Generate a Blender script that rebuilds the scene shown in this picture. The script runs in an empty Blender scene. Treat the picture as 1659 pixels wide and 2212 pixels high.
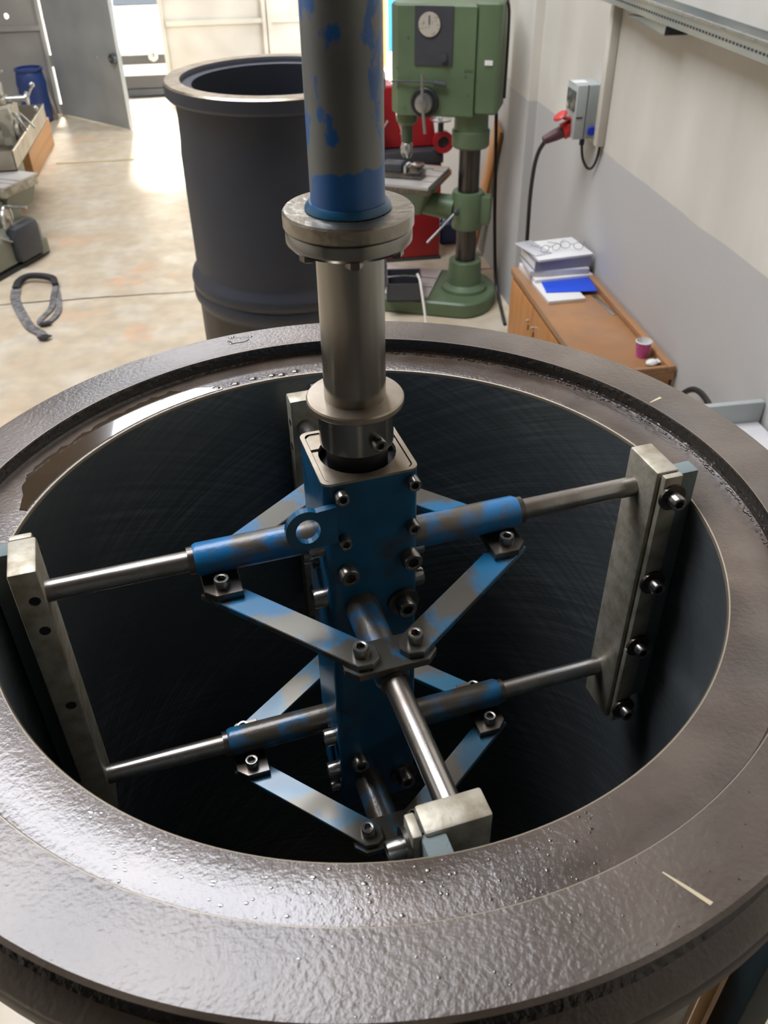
import bpy, bmesh, math, random
from mathutils import Vector, Matrix
random.seed(7)
R = math.radians
sc = bpy.context.scene
C = sc.collection

# ------------------------------------------------------------------ camera
ZT = 2.0438                      # height of the liner's top face; the bore axis is x = y = 0, floor z = 0
cam_d = bpy.data.cameras.new('camera'); cam = bpy.data.objects.new('camera', cam_d); C.objects.link(cam)
right, up, fwd = Vector((.987794, -.155286, -.012207)), Vector((.103829, .597997, .794745)), Vector((.116112, .786312, -.606821))
cam.matrix_world = Matrix(((right.x, up.x, -fwd.x, -.064646), (right.y, up.y, -fwd.y, -.579252), (right.z, up.z, -fwd.z, 2.5), (0, 0, 0, 1)))
cam_d.sensor_fit = 'VERTICAL'; cam_d.sensor_height = 36; cam_d.lens = 1886.4 / 2212 * 36
cam_d.clip_start = .02; cam_d.clip_end = 200
cam_d.dof.use_dof = True; cam_d.dof.focus_distance = .80; cam_d.dof.aperture_fstop = 14
sc.camera = cam; sc.cycles.use_adaptive_sampling = True; sc.cycles.adaptive_threshold = .04; sc.cycles.use_light_tree = False
sc.cycles.max_bounces = 4; sc.cycles.diffuse_bounces = 3; sc.cycles.glossy_bounces = 3; sc.cycles.transmission_bounces = 1; sc.cycles.caustics_reflective = False

# ------------------------------------------------------------------ sky, sun, exposure
w = bpy.data.worlds.new('sky'); sc.world = w; w.use_nodes = True
bg = w.node_tree.nodes['Background']; bg.inputs[0].default_value = (.86, .93, 1, 1); bg.inputs[1].default_value = 6.0
sd = bpy.data.lights.new('sun', 'SUN'); sd.energy = 22; sd.angle = R(10); sd.color = (1, .93, .8)
sun = bpy.data.objects.new('sun', sd); C.objects.link(sun); sun.location = (0, 20, 20)
sun.rotation_euler = Vector((.10, -.76, -.62)).to_track_quat('-Z', 'Y').to_euler()
SKYLIGHT = 9.0
vs = sc.view_settings
vs.view_transform = 'Standard'; vs.look = 'None'; vs.exposure = 0.35; vs.gamma = 1; vs.use_curve_mapping = False

# ------------------------------------------------------------------ materials
def N(nt, typ, **kw):
    n = nt.nodes.new(typ)
    for k, v in kw.items(): setattr(n, k, v)
    return n
def mat(name, c, r=.5, m=0., c2=None, r2=None, m2=None, s=6., t=.5, wd=.06, det=6., var=.12, vs_=3., bump=0., bs=90., stretch=None, spec=.5, coat=0., bd=3., uv=False, emit=None, dist=0., cr=.12, ci=1.5):
    M = bpy.data.materials.new(name); M.use_nodes = True; nt = M.node_tree; L = nt.links.new
    b = nt.nodes['Principled BSDF']
    tc = N(nt, 'ShaderNodeTexCoord'); mp = N(nt, 'ShaderNodeMapping'); L(tc.outputs['UV' if uv else 'Object'], mp.inputs[0])
    if stretch: mp.inputs['Scale'].default_value = stretch
    def noise(scale, detail=4., src=mp):
        n = N(nt, 'ShaderNodeTexNoise'); n.inputs['Scale'].default_value = scale; n.inputs['Detail'].default_value = detail
        n.inputs['Distortion'].default_value = dist
        L(src.outputs[0], n.inputs['Vector']); return n.outputs['Fac']
    def mrange(src, a, b_, lo, hi):
        q = N(nt, 'ShaderNodeMapRange'); L(src, q.inputs[0])
        for i, v in zip((1, 2, 3, 4), (a, b_, lo, hi)): q.inputs[i].default_value = v
        return q.outputs[0]
    b.inputs['Specular IOR Level'].default_value = spec
    b.inputs['Coat Weight'].default_value = coat; b.inputs['Coat Roughness'].default_value = cr; b.inputs['Coat IOR'].default_value = ci
    v = mrange(noise(vs_, 1.), .3, .7, 1 - var, 1 + var)
    col = N(nt, 'ShaderNodeMix', data_type='RGBA'); col.inputs[6].default_value = (*c, 1); col.inputs[7].default_value = (*(c2 or c), 1)
    if c2:
        f = mrange(noise(s, det), t - wd, t + wd, 0, 1); L(f, col.inputs[0])
        for key, a, bb in (('Roughness', r, r if r2 is None else r2), ('Metallic', m, m if m2 is None else m2)):
            if a != bb: L(mrange(f, 0, 1, a, bb), b.inputs[key])
            else: b.inputs[key].default_value = a
    else:
        col.inputs[0].default_value = 0; b.inputs['Roughness'].default_value = r; b.inputs['Metallic'].default_value = m
        if var > 0 and r > .15: L(mrange(noise(vs_ * 4, 1.), .3, .7, r * (1 - var), min(1, r * (1 + var))), b.inputs['Roughness'])
    mul = N(nt, 'ShaderNodeMix', data_type='RGBA', blend_type='MULTIPLY'); mul.inputs[0].default_value = 1
    L(col.outputs[2], mul.inputs[6]); L(v, mul.inputs[7]); L(mul.outputs[2], b.inputs['Base Color'])
    if bump > .12:
        bn = N(nt, 'ShaderNodeBump'); bn.inputs['Strength'].default_value = bump; bn.inputs['Distance'].default_value = .002
        L(noise(bs, bd), bn.inputs['Height']); L(bn.outputs[0], b.inputs['Normal'])
        if coat: L(bn.outputs[0], b.inputs['Coat Normal'])
    if emit:
        b.inputs['Emission Color'].default_value = (*emit[0], 1); b.inputs['Emission Strength'].default_value = emit[1]
    return M
m = {}
m['steel'] = mat('machined_steel', (.36, .345, .31), .17, .95, c2=(.20, .185, .16), r2=.30, s=26, t=.55, wd=.2, det=9, stretch=(1, 1, .12), bump=.06, bs=250)
m['wet_steel'] = mat('wet_flange_steel', (.42, .385, .32), .26, .9, c2=(.26, .225, .17), r2=.3, s=30, wd=.2, det=9, bump=.35, bs=120, bd=5, coat=.7, cr=.06)
m['rod'] = mat('ground_steel_rod', (.42, .40, .37), .22, .95, c2=(.2, .17, .14), r2=.4, s=22, t=.56, wd=.15)
m['dark_steel'] = mat('oiled_dark_steel', (.10, .09, .08), .28, .8, c2=(.16, .13, .1), s=40, coat=.4)
m['bolt'] = mat('black_oxide_bolt', (.22, .21, .195), .25, .9, c2=(.34, .32, .28), s=60)
m['zinc'] = mat('zinc_plated', (.5, .5, .48), .28, .9)
m['blue'] = mat('chipped_blue_paint', (.005, .165, .40), .36, 0., c2=(.125, .11, .085), r2=.42, m2=.4, s=34, t=.56, wd=.07, det=11, bump=.15, bs=200, coat=.25, dist=.4)
m['blue_body'] = mat('blue_paint_body', (.004, .098, .21), .33, 0., c2=(.035, .04, .042), r2=.4, m2=.2, s=15, t=.60, wd=.08, det=10, bump=.08, bs=160, coat=.3, var=.4, vs_=14, dist=.5)
m['blue_link'] = mat('worn_blue_link', (.008, .135, .28), .28, 0., c2=(.13, .122, .10), r2=.26, m2=.6, s=22, t=.49, wd=.05, det=11, coat=.35, dist=.6)
m['blue_dirty'] = mat('oil_stained_blue_paint', (.006, .12, .25), .32, 0., c2=(.085, .07, .05), r2=.36, m2=.4, s=30, t=.525, wd=.07, det=9, bump=.15, bs=200, coat=.4, dist=.4)
m['link_dirty'] = mat('oil_stained_link', (.007, .12, .21), .26, 0., c2=(.10, .09, .068), r2=.26, m2=.6, s=22, t=.50, wd=.07, det=9, coat=.45, dist=.6)
m['alu'] = mat('oiled_aluminium', (.50, .46, .37), .5, .5, c2=(.33, .285, .20), r2=.55, s=60, t=.54, wd=.14, det=9, bump=.2, bs=260, bd=6)
m['alu_dark'] = mat('stained_aluminium', (.20, .18, .135), .42, .7, c2=(.11, .095, .07), s=18, wd=.2)
m['stone'] = mat('honing_stone', (.21, .255, .25), .85, 0, bump=.3, bs=500)
m['black'] = mat('black_rubber', (.012, .012, .013), .5)
m['plate'] = mat('oily_plate', (.56, .49, .39), .33, .85, c2=(.34, .27, .19), s=30, wd=.2, coat=.2)
m['iron_rim'] = mat('wet_cast_iron', (.082, .058, .040), .43, .18, c2=(.128, .10, .078), r2=.48, s=13, t=.52, wd=.12, det=8, bump=.26, bs=270, bd=4, coat=1, cr=.2, ci=1.46, var=.35, vs_=7)
m['iron_ledge'] = mat('oily_iron_ledge', (.064, .041, .026), .36, .15, c2=(.098, .07, .05), r2=.4, s=18, t=.5, wd=.10, det=10, bump=.20, bs=300, bd=6, coat=1, cr=.08, ci=1.6, var=.35, vs_=12)
m['step_groove_shade'] = mat('oily_step_and_groove_shade', (.035, .029, .025), .18, .4, bump=.7, bs=160, coat=.6)  # oily step wall; also paints in the shade below the rim's top edge
m['edge'] = mat('bright_bore_edge', (.28, .235, .17), .42, .6)
m['iron_dark'] = mat('dark_blued_iron', (.030, .037, .054), .45, .1, c2=(.042, .041, .046), s=3, t=.55, wd=.2, bump=.1, bs=120)
m['iron_brown'] = mat('brown_iron', (.04, .032, .026), .5, .2, bump=.2, bs=100)
m['oil'] = mat('oil_film', (.05, .033, .018), .03, 0., var=0, spec=.9, coat=1.)
m['chalk'] = mat('yellow_chalk', (.62, .52, .34), .9)
m['green'] = mat('green_machine_paint', (.105, .155, .08), .42, 0, c2=(.085, .125, .065), s=5, wd=.2, var=.12)
m['dgreen'] = mat('dark_green_paint', (.07, .10, .055), .45)
m['red'] = mat('red_machine_paint', (.34, .012, .016), .38, 0, var=.15)
m['charcoal'] = mat('charcoal_panel', (.04, .042, .048), .5)
m['dial'] = mat('worn_dial_plate', (.42, .38, .32), .45, c2=(.25, .22, .18), s=60, t=.62, wd=.04)
m['column'] = mat('bare_column', (.09, .082, .075), .28, .85, c2=(.05, .046, .04), s=7, stretch=(1, 1, .2), wd=.2)
m['greysteel'] = mat('grey_steel', (.3, .3, .29), .35, .8)
m['table_top'] = mat('planed_table', (.62, .59, .55), .4, .5, var=.12)
m['machine_grey'] = mat('grey_green_machine', (.22, .225, .17), .42, c2=(.17, .175, .13), s=3, wd=.2)
m['cream_machine'] = mat('worn_cream_casting', (.42, .39, .30), .4, .2, c2=(.28, .25, .19), s=14)
m['tray'] = mat('galvanised_tray', (.33, .30, .24), .45, .4, c2=(.26, .22, .16), s=4)
m['oak'] = mat('orange_veneer', (.50, .215, .055), .42, c2=(.42, .165, .04), s=5, stretch=(6, 6, .6), wd=.25)
m['oak_top'] = mat('worn_veneer_top', (.40, .20, .085), .38, c2=(.30, .165, .09), s=6, t=.55, wd=.15, var=.15)
m['timber'] = mat('raw_timber', (.48, .25, .10), .65, c2=(.38, .19, .075), s=5, stretch=(1, .15, 6), wd=.3)
m['pallet'] = mat('dirty_planks', (.36, .19, .06), .6, c2=(.2, .11, .045), s=4, wd=.3)
m['paper'] = mat('white_paper', (.74, .72, .69), .7, var=.05)
m['paper_grey'] = mat('plastic_sleeve', (.55, .54, .56), .3, var=.15, coat=.5)
m['binder'] = mat('grey_binder', (.22, .22, .27), .5)
m['blue_folder'] = mat('blue_folder', (.012, .075, .62), .42, var=.05)
m['pouch'] = mat('grey_pouch', (.38, .36, .33), .5)
m['cup'] = mat('pink_paper_cup', (.62, .12, .36), .5, c2=(.3, .03, .16), s=130, t=.6, wd=.03, stretch=(1, 1, 2.2))
m['white_plastic'] = mat('white_plastic', (.78, .77, .73), .4, var=.04)
m['grey_plastic'] = mat('grey_plastic', (.40, .43, .41), .45, var=.06)
m['smoke'] = mat('smoked_window', (.09, .095, .085), .15, c2=(.2, .19, .16), s=25, t=.56, wd=.05)
m['red_plastic'] = mat('red_plastic', (.62, .03, .025), .35, var=.06)
m['maroon'] = mat('maroon_plug_handle', (.085, .028, .03), .5)
m['blue_plastic'] = mat('blue_socket_cap', (.015, .05, .5), .4)
m['galv'] = mat('galvanised_tray_steel', (.42, .47, .47), .38, .75, c2=(.5, .5, .44), s=5, wd=.2)
m['pvc'] = mat('cream_conduit', (.62, .58, .5), .45)
m['strap'] = mat('grey_webbing', (.11, .105, .105), .85, c2=(.2, .19, .18), s=25, bump=.4, bs=500)
m['black_strap'] = mat('black_webbing', (.02, .02, .022), .8)
m['drum'] = mat('blue_drum_plastic', (.02, .05, .19), .4, var=.1)
m['cable_b'] = mat('black_cable', (.015, .013, .012), .42)
m['car'] = mat('white_car_paint', (.8, .8, .78), .25, coat=.6, var=.02)
m['glass'] = mat('car_glass', (.02, .025, .03), .08, var=0)
m['grille'] = mat('black_grille', (.05, .048, .05), .5)
m['gate_flare'] = mat('flare_lightened_gate', (.60, .56, .50), .5, c2=(.54, .50, .44), s=1.2, wd=.25)  # right panels: same gate paint, flare veil painted into the lighter colour
m['gate_grey'] = mat('grey_gate_paint', (.30, .29, .265), .5, c2=(.26, .25, .23), s=1.5, wd=.25)
m['unseen_dark'] = mat('darkened_unseen_wall', (.10, .10, .095), .6)  # unseen wall behind the camera, darkened so the steel mirrors less light
m['leaf_grey'] = mat('blue_grey_leaf', (.34, .36, .355), .45, c2=(.29, .305, .30), s=1.5, wd=.25)
m['frame_flare'] = mat('flare_lightened_frame', (.58, .54, .46), .5)  # frame of the right panels, lightened for the same flare veil
m['ceil'] = mat('brown_roof_boards', (.20, .15, .11), .8)
m['beam'] = mat('roof_steel', (.16, .15, .14), .6)
m['white_bench'] = mat('white_bench', (.74, .72, .71), .4, var=.05)
m['pane'] = mat('rooflight_pane', (.8, .85, .9), .5, emit=((.88, .91, 1.0), SKYLIGHT))
m['outside_wall'] = mat('sunlit_render', (.75, .66, .5), .9)
m['tarp'] = mat('blue_tarp', (.02, .22, .75), .6)
m['dark_teal'] = mat('dark_teal_frame', (.018, .035, .04), .5)
m['outside_ground'] = mat('outside_concrete', (.55, .52, .47), .9)

# bore: dark grey with fine crossing hone scratches (UV: u once round, v metres along the profile)
def bore_mat():
    M = bpy.data.materials.new('honed_bore'); M.use_nodes = True; nt = M.node_tree; L = nt.links.new; b = nt.nodes['Principled BSDF']
    tc = N(nt, 'ShaderNodeTexCoord'); outs = []
    for ang, sx, sy in ((28, 3, 150), (-28, 3, 170), (24, 5, 420)):
        m1 = N(nt, 'ShaderNodeMapping'); m1.inputs['Scale'].default_value = (1.885, 1, 1); L(tc.outputs['UV'], m1.inputs[0])
        m2 = N(nt, 'ShaderNodeMapping'); m2.inputs['Rotation'].default_value = (0, 0, R(ang)); m2.inputs['Scale'].default_value = (1, 1, 1); L(m1.outputs[0], m2.inputs[0])
        m3 = N(nt, 'ShaderNodeMapping'); m3.inputs['Scale'].default_value = (sx, sy, 1); L(m2.outputs[0], m3.inputs[0])
        n = N(nt, 'ShaderNodeTexNoise'); n.inputs['Scale'].default_value = 1; n.inputs['Detail'].default_value = 3; L(m3.outputs[0], n.inputs['Vector']); outs.append(n.outputs['Fac'])
    ad = N(nt, 'ShaderNodeMath', operation='ADD'); L(outs[0], ad.inputs[0]); L(outs[1], ad.inputs[1])
    a2 = N(nt, 'ShaderNodeMath', operation='ADD'); L(ad.outputs[0], a2.inputs[0]); L(outs[2], a2.inputs[1])
    bg_ = N(nt, 'ShaderNodeTexNoise'); bg_.inputs['Scale'].default_value = 5; bg_.inputs['Detail'].default_value = 4; L(tc.outputs['Object'], bg_.inputs['Vector'])
    mr = N(nt, 'ShaderNodeMapRange'); L(a2.outputs[0], mr.inputs[0]); mr.inputs[1].default_value = 1.35; mr.inputs[2].default_value = 1.85
    pt = N(nt, 'ShaderNodeMapRange'); L(bg_.outputs['Fac'], pt.inputs[0]); pt.inputs[1].default_value = .42; pt.inputs[2].default_value = .66; pt.inputs[3].default_value = .1
    f = N(nt, 'ShaderNodeMath', operation='MULTIPLY'); L(mr.outputs[0], f.inputs[0]); L(pt.outputs[0], f.inputs[1])
    c = N(nt, 'ShaderNodeMix', data_type='RGBA'); c.inputs[6].default_value = (.125, .14, .145, 1); c.inputs[7].default_value = (.30, .33, .33, 1); L(f.outputs[0], c.inputs[0]); L(c.outputs[2], b.inputs['Base Color'])
    b.inputs['Metallic'].default_value = .65; b.inputs['Roughness'].default_value = .40
    bn = N(nt, 'ShaderNodeBump'); bn.inputs['Strength'].default_value = .12; bn.inputs['Distance'].default_value = .001; L(a2.outputs[0], bn.inputs['Height']); L(bn.outputs[0], b.inputs['Normal'])
    return M
m['bore'] = bore_mat()

# floor: stained concrete with an expansion crack
def floor_mat():
    M = mat('stained_concrete', (.56, .46, .325), .36, 0, c2=(.62, .545, .425), r2=.3, s=3.2, t=.55, wd=.09, det=12, var=.10, vs_=9, bump=.1, bs=60)
    nt = M.node_tree; L = nt.links.new; b = nt.nodes['Principled BSDF']
    src = b.inputs['Base Color'].links[0].from_socket
    tc = N(nt, 'ShaderNodeTexCoord')
    def math_(op, a, bb):
        q = N(nt, 'ShaderNodeMath', operation=op)
        for i, v in enumerate((a, bb)):
            if isinstance(v, (int, float)): q.inputs[i].default_value = v
            else: L(v, q.inputs[i])
        return q.outputs[0]
    sp = N(nt, 'ShaderNodeSeparateXYZ'); L(tc.outputs['Object'], sp.inputs[0])
    n = N(nt, 'ShaderNodeTexNoise'); n.inputs['Scale'].default_value = 2.2; n.inputs['Detail'].default_value = 6; L(tc.outputs['Object'], n.inputs['Vector'])
    off = math_('MULTIPLY', math_('SUBTRACT', n.outputs['Fac'], .5), .10)
    d = math_('ABSOLUTE', math_('SUBTRACT', math_('ADD', sp.outputs['Y'], off), 5.45), 0)
    crack = math_('LESS_THAN', d, .010)
    # orange stains
    n2 = N(nt, 'ShaderNodeTexNoise'); n2.inputs['Scale'].default_value = 1.7; n2.inputs['Detail'].default_value = 9; n2.inputs['Roughness'].default_value = .68; L(tc.outputs['Object'], n2.inputs['Vector'])
    rg = N(nt, 'ShaderNodeMapRange'); L(n2.outputs['Fac'], rg.inputs[0]); rg.inputs[1].default_value = .56; rg.inputs[2].default_value = .66
    st = math_('MULTIPLY', rg.outputs[0], .55)
    m1 = N(nt, 'ShaderNodeMix', data_type='RGBA'); L(src, m1.inputs[6]); m1.inputs[7].default_value = (.72, .36, .18, 1); L(st, m1.inputs[0])
    m2 = N(nt, 'ShaderNodeMix', data_type='RGBA'); L(m1.outputs[2], m2.inputs[6]); m2.inputs[7].default_value = (.09, .06, .04, 1); L(crack, m2.inputs[0])
    L(m2.outputs[2], b.inputs['Base Color']); return M
m['floor'] = floor_mat()
# right wall: cream above a grey dado at 1.31 m, scuffs
def wall_mat(name, side=False):
    M = mat(name, (.60, .57, .50), .6, c2=(.73, .70, .63), s=2.2, t=.5, wd=.16, det=9, var=.07, vs_=2, bump=.12, bs=25, stretch=(1, 1, .45))
    nt = M.node_tree; L = nt.links.new; b = nt.nodes['Principled BSDF']; src = b.inputs['Base Color'].links[0].from_socket
    tc = N(nt, 'ShaderNodeTexCoord'); sp = N(nt, 'ShaderNodeSeparateXYZ'); L(tc.outputs['Object'], sp.inputs[0])
    n = N(nt, 'ShaderNodeTexNoise'); n.inputs['Scale'].default_value = 2.5; L(tc.outputs['Object'], n.inputs['Vector'])
    q = N(nt, 'ShaderNodeMath', operation='MULTIPLY_ADD'); L(n.outputs['Fac'], q.inputs[0]); q.inputs[1].default_value = .03; L(sp.outputs['Z'], q.inputs[2])
    lt = N(nt, 'ShaderNodeMath', operation='LESS_THAN'); L(q.outputs[0], lt.inputs[0]); lt.inputs[1].default_value = 1.322
    n3 = N(nt, 'ShaderNodeTexNoise'); n3.inputs['Scale'].default_value = 1.2; n3.inputs['Detail'].default_value = 5; L(tc.outputs['Object'], n3.inputs['Vector'])
    g = N(nt, 'ShaderNodeMix', data_type='RGBA'); g.inputs[6].default_value = (.45, .45, .435, 1) ; g.inputs[7].default_value = (.52, .50, .475, 1); L(n3.outputs['Fac'], g.inputs[0])
    mx = N(nt, 'ShaderNodeMix', data_type='RGBA'); L(src, mx.inputs[6]); L(g.outputs[2], mx.inputs[7]); L(lt.outputs[0], mx.inputs[0])
    L(mx.outputs[2], b.inputs['Base Color']); return M
m['wall'] = wall_mat('cream_wall_grey_dado')

# ------------------------------------------------------------------ mesh helpers
class MB:
    def __init__(s): s.bm = bmesh.new()
    def _tx(s, vs, mx):
        if mx is not None: bmesh.ops.transform(s.bm, matrix=mx, verts=vs)
        return s
    def box(s, x0, x1, y0, y1, z0, z1, mx=None, bev=0, seg=2):
        r = bmesh.ops.create_cube(s.bm, size=1)
        vs = r['verts']
        bmesh.ops.transform(s.bm, matrix=Matrix.Translation(((x0 + x1) / 2, (y0 + y1) / 2, (z0 + z1) / 2)) @ Matrix.Diagonal((x1 - x0, y1 - y0, z1 - z0, 1)), verts=vs)
        if bev:
            es = list({e for v in vs for e in v.link_edges})
            rr = bmesh.ops.bevel(s.bm, geom=es, offset=bev, segments=seg, affect='EDGES', profile=.5)
            vs = list({v for f in rr['faces'] for v in f.verts} | {v for v in vs if v.is_valid})
        return s._tx(vs, mx)
    def lathe(s, prof, n=32, mx=None, uv=False, hexidx=(), mats=None, closed=False):
        bm = s.bm; rings = []
        for i, (r, z) in enumerate(prof):
            if r < 1e-6: rings.append([bm.verts.new((0, 0, z))]); continue
            ring = []
            for k in range(n):
                a = 2 * math.pi * k / n; rr = r * (.866 if (i in hexidx and k % 2) else 1)
                ring.append(bm.verts.new((rr * math.cos(a), rr * math.sin(a), z)))
            rings.append(ring)
        if closed: rings.append(rings[0])
        uvl = bm.loops.layers.uv.verify() if uv else None
        d = 0
        for i in range(len(rings) - 1):
            A, B = rings[i], rings[i + 1]
            p, q = prof[i], prof[(i + 1) % len(prof)]; d2 = d + math.hypot(q[0] - p[0], q[1] - p[1])
            for k in range(n):
                k2 = (k + 1) % n
                if len(A) == 1 and len(B) == 1: continue
                if len(A) == 1: f = bm.faces.new((A[0], B[k2], B[k]))
                elif len(B) == 1: f = bm.faces.new((A[k], A[k2], B[0]))
                else:
                    f = bm.faces.new((A[k], A[k2], B[k2], B[k]))
                    if uv:
                        for lp, (u, v) in zip(f.loops, ((k, d), (k + 1, d), (k + 1, d2), (k, d2))): lp[uvl].uv = (u / n, v)
                if mats: f.material_index = mats[i]
            d = d2
        return s._tx([v for ring in {id(r): r for r in rings}.values() for v in ring], mx)
    def cyl(s, p0, p1, r0, r1=None, n=20, bev=0):
        p0, p1 = Vector(p0), Vector(p1); h = (p1 - p0).length; r1 = r0 if r1 is None else r1
        mx = Matrix.Translation(p0) @ (p1 - p0).to_track_quat('Z', 'Y').to_matrix().to_4x4()
        if bev: pr = [(0, 0), (r0 - bev, 0), (r0, bev), (r1, h - bev), (r1 - bev, h), (0, h)]
        else: pr = [(0, 0), (r0, 0), (r1, h), (0, h)]
        return s.lathe(pr, n, mx)
    def ball(s, p, r, sc_=(1, 1, 1), n=12):
        rr = bmesh.ops.create_uvsphere(s.bm, u_segments=n, v_segments=max(6, n // 2), radius=r)
        return s._tx(rr['verts'], Matrix.Translation(p) @ Matrix.Diagonal((*sc_, 1)))
    def tube(s, pts, r, n=8, flat=None):
        bm = s.bm; pts = [Vector(p) for p in pts]; rings = []; nrm = None
        for i, p in enumerate(pts):
            t = (pts[min(i + 1, len(pts) - 1)] - pts[max(i - 1, 0)]).normalized()
            if nrm is None:
                nrm = t.orthogonal().normalized()
                if flat: nrm = Vector(flat)
            nrm = (nrm - nrm.dot(t) * t).normalized(); bi = t.cross(nrm)
            ring = []
            for k in range(n):
                a = 2 * math.pi * k / n
                ring.append(bm.verts.new(p + r * (math.cos(a) * nrm + math.sin(a) * bi)))
            rings.append(ring)
        for A, B in zip(rings, rings[1:]):
            for k in range(n): bm.faces.new((A[k], A[(k + 1) % n], B[(k + 1) % n], B[k]))
        bm.faces.new(rings[0][::-1]); bm.faces.new(rings[-1]); return s
    def prism(s, poly, z0, z1, mx=None, bev=0):
        bm = s.bm; a = [bm.verts.new((x, y, z0)) for x, y in poly]; b = [bm.verts.new((x, y, z1)) for x, y in poly]; n = len(poly)
        fs = [bm.faces.new(a[::-1]), bm.faces.new(b)]
        for k in range(n): fs.append(bm.faces.new((a[k], a[(k + 1) % n], b[(k + 1) % n], b[k])))
        vs = a + b
        bmesh.ops.recalc_face_normals(bm, faces=fs)
        if bev:
            es = [e for e in {e for f in fs[:2] for e in f.edges}]
            rr = bmesh.ops.bevel(bm, geom=es, offset=bev, segments=1, affect='EDGES')
            vs = list({v for f in rr['faces'] for v in f.verts} | {v for v in vs if v.is_valid})
        return s._tx(vs, mx)
    def holed(s, x0, x1, y0, y1, holes, th, mx=None):
        bm = s.bm; loops = [[(x0, y0), (x1, y0), (x1, y1), (x0, y1)]]
        for (cx, cy, r) in holes: loops.append([(cx + r * math.cos(2 * math.pi * k / 12), cy + r * math.sin(2 * math.pi * k / 12)) for k in range(12)])
        es = []; allv = []
        for lp in loops:
            vs = [bm.verts.new((x, y, 0)) for x, y in lp]; allv += vs
            es += [bm.edges.new((vs[k], vs[(k + 1) % len(vs)])) for k in range(len(vs))]
        rr = bmesh.ops.triangle_fill(bm, edges=es, use_beauty=True)
        fs = [g for g in rr['geom'] if isinstance(g, bmesh.types.BMFace)]
        ex = bmesh.ops.extrude_face_region(bm, geom=fs); nv = [g for g in ex['geom'] if isinstance(g, bmesh.types.BMVert)]
        bmesh.ops.translate(bm, vec=(0, 0, th), verts=nv)
        return s._tx(allv + nv, mx)
    def build(s, name, mt, parent=None, loc=None, smooth=True, rz=0, recalc=True):
        if recalc: bmesh.ops.recalc_face_normals(s.bm, faces=s.bm.faces)
        me = bpy.data.meshes.new(name); s.bm.to_mesh(me); s.bm.free()
        for x in (mt if isinstance(mt, (list, tuple)) else [mt]): me.materials.append(x if not isinstance(x, str) else m[x])
        if smooth:
            for p in me.polygons: p.use_smooth = True
            me.set_sharp_from_angle(angle=R(35))
        return obj(name, me, parent, loc, rz)
def obj(name, me, parent=None, loc=None, rz=0):
    o = bpy.data.objects.new(name, me); C.objects.link(o)
    if parent is not None: o.parent = parent
    if loc is not None: o.location = loc
    if rz: o.rotation_euler.z = rz
    return o
def tag(o, label, cat, group=None):
    o['label'] = label; o['category'] = cat
    if group: o['group'] = group
    return o
def thing(name, label, cat, loc=(0, 0, 0), rz=0, group=None):
    return tag(obj(name, None, None, loc, rz), label, cat, group)
def struct(o): o['kind'] = 'structure'; return o
def T(x=0, y=0, z=0): return Matrix.Translation((x, y, z))
def RZ(a): return Matrix.Rotation(a, 4, 'Z')
def RX(a): return Matrix.Rotation(a, 4, 'X')
def RY(a): return Matrix.Rotation(a, 4, 'Y')
def spline(pts, n=6):
    P = [Vector(p) for p in pts]; out = []
    for i in range(len(P) - 1):
        a, b, c, d = P[max(i - 1, 0)], P[i], P[i + 1], P[min(i + 2, len(P) - 1)]
        for k in range(n):
            t = k / n; out.append(.5 * ((2 * b) + (c - a) * t + (2 * a - 5 * b + 4 * c - d) * t * t + (3 * b - a - 3 * c + d) * t ** 3))
    return out + [P[-1]]
def rrect(hx, hy, r, n=5):
    out = []
    for cx, cy, a0 in ((hx - r, hy - r, 0), (-hx + r, hy - r, 90), (-hx + r, -hy + r, 180), (hx - r, -hy + r, 270)):
        for k in range(n + 1):
            a = R(a0 + 90 * k / n); out.append((cx + r * math.cos(a), cy + r * math.sin(a)))
    return out

# ------------------------------------------------------------------ setting
WX, YB, YF, XL, HC = 1.66, 11.10, -4.5, -7.0, 7.0
struct(MB().box(XL - .2, WX + .2, YF - .2, YB + .05, -.2, 0).build('floor', 'floor', smooth=False))
# right wall with a doorway near its far end
wr = obj('wall_right', None); struct(wr)
MB().box(WX, WX + .2, YF, 9.25, 0, 4.6).build('wall_panel', 'wall', wr, smooth=False)
MB().box(WX - .03, WX + .2, YF, 9.25, 4.6, HC).build('added_dark_panel', 'ceil', wr, smooth=False)  # unseen dark panel added to dim what the right rim reflects
MB().box(WX, WX + .2, 9.25, YB + .05, 3.2, HC).build('wall_panel', 'wall', wr, smooth=False)
struct(MB().box(1.606, WX, 4.72, 5.12, 0, HC).build('trim_1', 'wall', smooth=False))     # pilaster
struct(MB().box(XL - .2, XL, YF, YB, 0, HC).build('wall_left', 'wall', smooth=False))
struct(MB().box(XL, WX, YF - .2, YF, 0, HC).build('wall_front', 'unseen_dark', smooth=False))
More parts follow.
